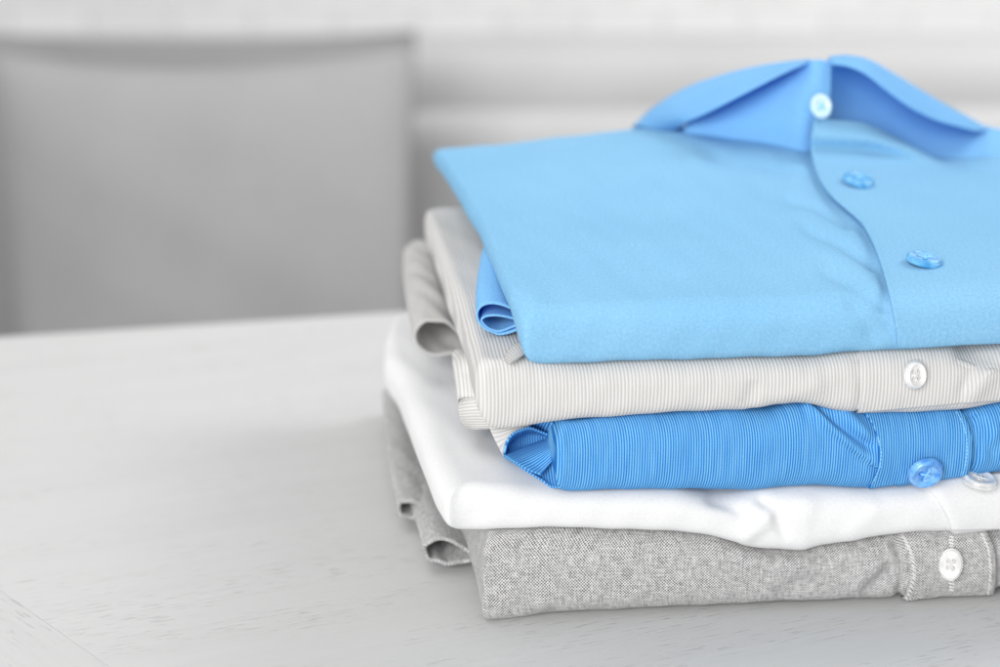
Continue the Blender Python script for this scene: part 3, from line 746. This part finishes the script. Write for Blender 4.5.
# right front panel lying over the left one
le = [(815,119,.7005),(812.5,132,.6985),(811,148,.6955),(813,165,None),(820,184,None),(832,200,None),(848,214,None),(861,226,None),(871,243,None),(880,266,None),(887,290,None),(892,312,None),(895.5,332,None),(897,347,None)]
n, m = 90, 80
lec = cr([(a, b) for a, b, c in le], n)
tope = cr([(815,119),(840,120),(868,124),(903,141),(943,163),(990,172),(1050,172),(1110,172)], m)
G = np.zeros((n, m, 3)); okm = np.zeros((n, m), bool)
for i in range(n):
    for j in range(m):
        f = j / (m - 1); px = lec[i, 0] + (1110 - lec[i, 0]) * f
        w = max(0, 1 - (lec[i, 1] - 119) / 90) ** 1.5
        px = w * (tope[j, 0] - tope[0, 0] + lec[i, 0]) + (1 - w) * px
        py = lec[i, 1] + w * (tope[j, 1] - 119)
        lim = silpy(4, px) - 1
        if py > 300: py = py + (lim - (348)) * (py - 300) / 48.0; py = min(py, lim)
        p, nn = onto(BVP, px, py, .0008)
        if i < 22:
            man = PY(px, py, .720 + .016 * min(1, f * 2) - .58e-3 * (py - 119 - w * (tope[j, 1] - 119)))
            if p is None or p.y > man[1]: q = man
            else: q = np.array(p)
            g_ = max(0, min(1, (i - 10) / 12)) if p is not None else 0
            q = man * (1 - g_) + (np.array(p) if p is not None else man) * g_
            G[i, j] = q; okm[i, j] = True
        elif p is not None: G[i, j] = p; okm[i, j] = True
for j in range(m):
    good = np.where(okm[:, j])[0]
    for i in range(n):
        if not okm[i, j]: G[i, j] = G[good[np.argmin(abs(good - i))], j]
G = np.stack([gsmooth(G[:, j], 1.2) for j in range(m)], 1)
edge = np.exp(-np.arange(m) / 1.5); G[..., 2] += .0006 * edge[None, :]
G = np.concatenate([G, (G[-1] + np.array([0, .0018, -.0008]))[None], (G[-1] + np.array([0, .005, -.0015]))[None]])
S_ = to_s(G[..., :2]); me = grid_mesh('front_placket', G, np.stack([S_[..., 0], S_[..., 1] + G[..., 2]], -1))
fp = obj('front_placket', me, LB, g4); md = fp.modifiers.new('thickness', 'SOLIDIFY'); md.thickness = .0008; md.offset = 0
FPB = BVHTree.FromPolygons([Vector(p) for p in G.reshape(-1, 3)], [tuple(p.vertices) for p in me.polygons])
p, n_ = onto(FPB, 923.5, 264); button(g4, p, n_ + Vector((.10, -.04, 0)), .6, .0062, M['btn_lightblue'], M['thread_lb'], rim=.6, tilt=(0, .05))
p, n_ = onto(FPB, 857.5, 184); button(g4, p, n_ + Vector((.08, -.04, 0)), .3, .0060, M['btn_lightblue'], M['thread_lb'], rim=.6, tilt=(0, .04))
# collar
def seam(px, py, off=-.0008):
    p, n_ = onto(BV[4], px, py, off)
    return PY(px, py, .772) if p is None else np.array(p)
sb = [(684,132.5),(690,133.5),(698,134),(732,138),(775,144),(800,150),(814,158),(826,163)]
s0 = [seam(*q) for q in sb]
s0[6] = PY(816, 150, .7245); s0[7] = PY(829, 150, .7255)
def up(dy, pts): return [PY(px, py, s0[i][1] + dy * (1 if i < 6 else .4)) for i, (px, py) in enumerate(pts)]
sheet('collar_stand', [s0, up(.000, [(686,126),(692,125),(702,124),(738,120),(777,120),(802,123),(816,128),(828,130)]),
                       up(.006, [(692,118),(700,113),(712,109),(745,98),(780,88),(804,86),(818,88),(830,92)]),
                       up(.018, [(698,108),(708,102),(722,98),(748,84),(778,71),(800,62),(816,60),(831,61)])], LT, g4, 40, 70, .0012)
cp = seam(674.5, 131, .0006)
Ys = s0[4][1]
sheet('collar_leaf', [[cp, *[PY(*q) for q in [(690,121,Ys+.006),(708,112,Ys-.004),(735,98,Ys-.010),(762,84,Ys-.010),(788,71,Ys-.004),(808,62.5,Ys+.004)]]],
                      [PY(655,129.5,.772), *[PY(*q) for q in [(675,115,Ys+.020),(698,101,Ys+.014),(728,86,Ys+.010),(758,75,Ys+.010),(786,66,Ys+.010),(809,61,Ys+.009)]]],
                      [PY(*q) for q in [(634,126,.79),(655,107,.782),(685,89,.776),(718,77,.768),(752,68,.760),(784,63,.752),(810,60.5,.742)]],
                      [PY(*q) for q in [(634,139,.80),(655,135,.798),(685,120,.795),(718,100,.788),(752,82,.778),(784,75,.768),(810,70,.755)]]], LT, g4, 40, 70, .0008)
sheet('collar_leaf', rows([(832,64,.728),(848,66,.728),(866,74,.727),(888,91,.727),(910,107,.729),(931,118,.735),(953,125,.742),(976,131,.752)],
                          [(830,59.5,.732),(848,60,.736),(870,66,.738),(894,83,.740),(919,100,.744),(942,112,.750),(964,121,.757),(983,131,.764)],
                          [(829,57.5,.738),(846,56,.750),(870,61,.757),(900,78,.763),(928,95,.768),(952,109,.772),(973,120.5,.776),(991,131,.78)],
                          [(829,64,.75),(846,66,.765),(872,74,.775),(903,92,.782),(932,110,.786),(956,124,.79),(977,136,.794),(994,142,.80)]), LT, g4, 40, 70, .0008)
sheet('collar_stand', rows([(829,61,.738),(846,62,.752),(868,67,.762),(895,82,.768),(922,98,.772),(955,114,.774),(990,128,.776),(1040,136,.78)],
                           [(828,88,.734),(846,92,.746),(870,99,.754),(898,112,.758),(925,125,.760),(955,134,.762),(990,142,.764),(1040,148,.768)],
                           [(828,124,.730),(846,126,.738),(870,132,.744),(900,148,.746),(930,158,.746),(960,168,.746),(995,174,.75),(1040,176,.755)]), LT, g4, 40, 60, .0011)
PB = Vector(PY(819, 106, s0[6][1] - .0010))
button(g4, PB + Vector((0, -.002, 0)), Vector((.12, -.92, .35)), .2, .0050, M['btn_pale'], M['thread_lb'], rx=.85)

# ------------------------------------------------------------------ camera, light
cam_d = bpy.data.cameras.new('camera'); cam = bpy.data.objects.new('camera', cam_d); COL.objects.link(cam)
cam.location = (0, 0, H0); cam.rotation_euler = (math.pi / 2 - TH, 0, 0)
cam_d.sensor_width = 36; cam_d.lens = 64.8; cam_d.clip_start = .02; cam_d.clip_end = 50
cam_d.dof.use_dof = True; cam_d.dof.focus_distance = .612; cam_d.dof.aperture_fstop = 5.3; cam_d.dof.aperture_blades = 0
scene.camera = cam

def area(name, loc, target, size, power, col=(1, 1, 1), sy=None):
    l = bpy.data.lights.new(name, 'AREA'); l.energy = power; l.color = col; l.size = size
    if sy: l.shape = 'RECTANGLE'; l.size_y = sy
    o = bpy.data.objects.new(name, l); COL.objects.link(o); o.location = loc
    o.rotation_euler = (Vector(target) - Vector(loc)).to_track_quat('-Z', 'Y').to_euler(); return o
area('overhead_softbox', (-.50, .85, 1.30), (.0, .56, 0), .8, 5.5)
area('front_softbox', (-.60, -1.0, .72), (.12, .55, .05), 1.0, 35)
area('background_fill', (1.2, 1.3, 1.3), (.45, 2.7, -.1), .8, 31)  # added fill lamp with no window behind it, brightens the wall and sofa
w = bpy.data.worlds.new('World'); scene.world = w; w.use_nodes = True
bg = w.node_tree.nodes['Background']; bg.inputs[0].default_value = (1, 1, 1, 1); bg.inputs[1].default_value = .50
scene.view_settings.view_transform = 'Standard'; scene.view_settings.look = 'None'; scene.view_settings.exposure = 0; scene.view_settings.gamma = 1
scene.cycles.max_bounces = 8; scene.cycles.diffuse_bounces = 5
scene.cycles.use_denoising = True
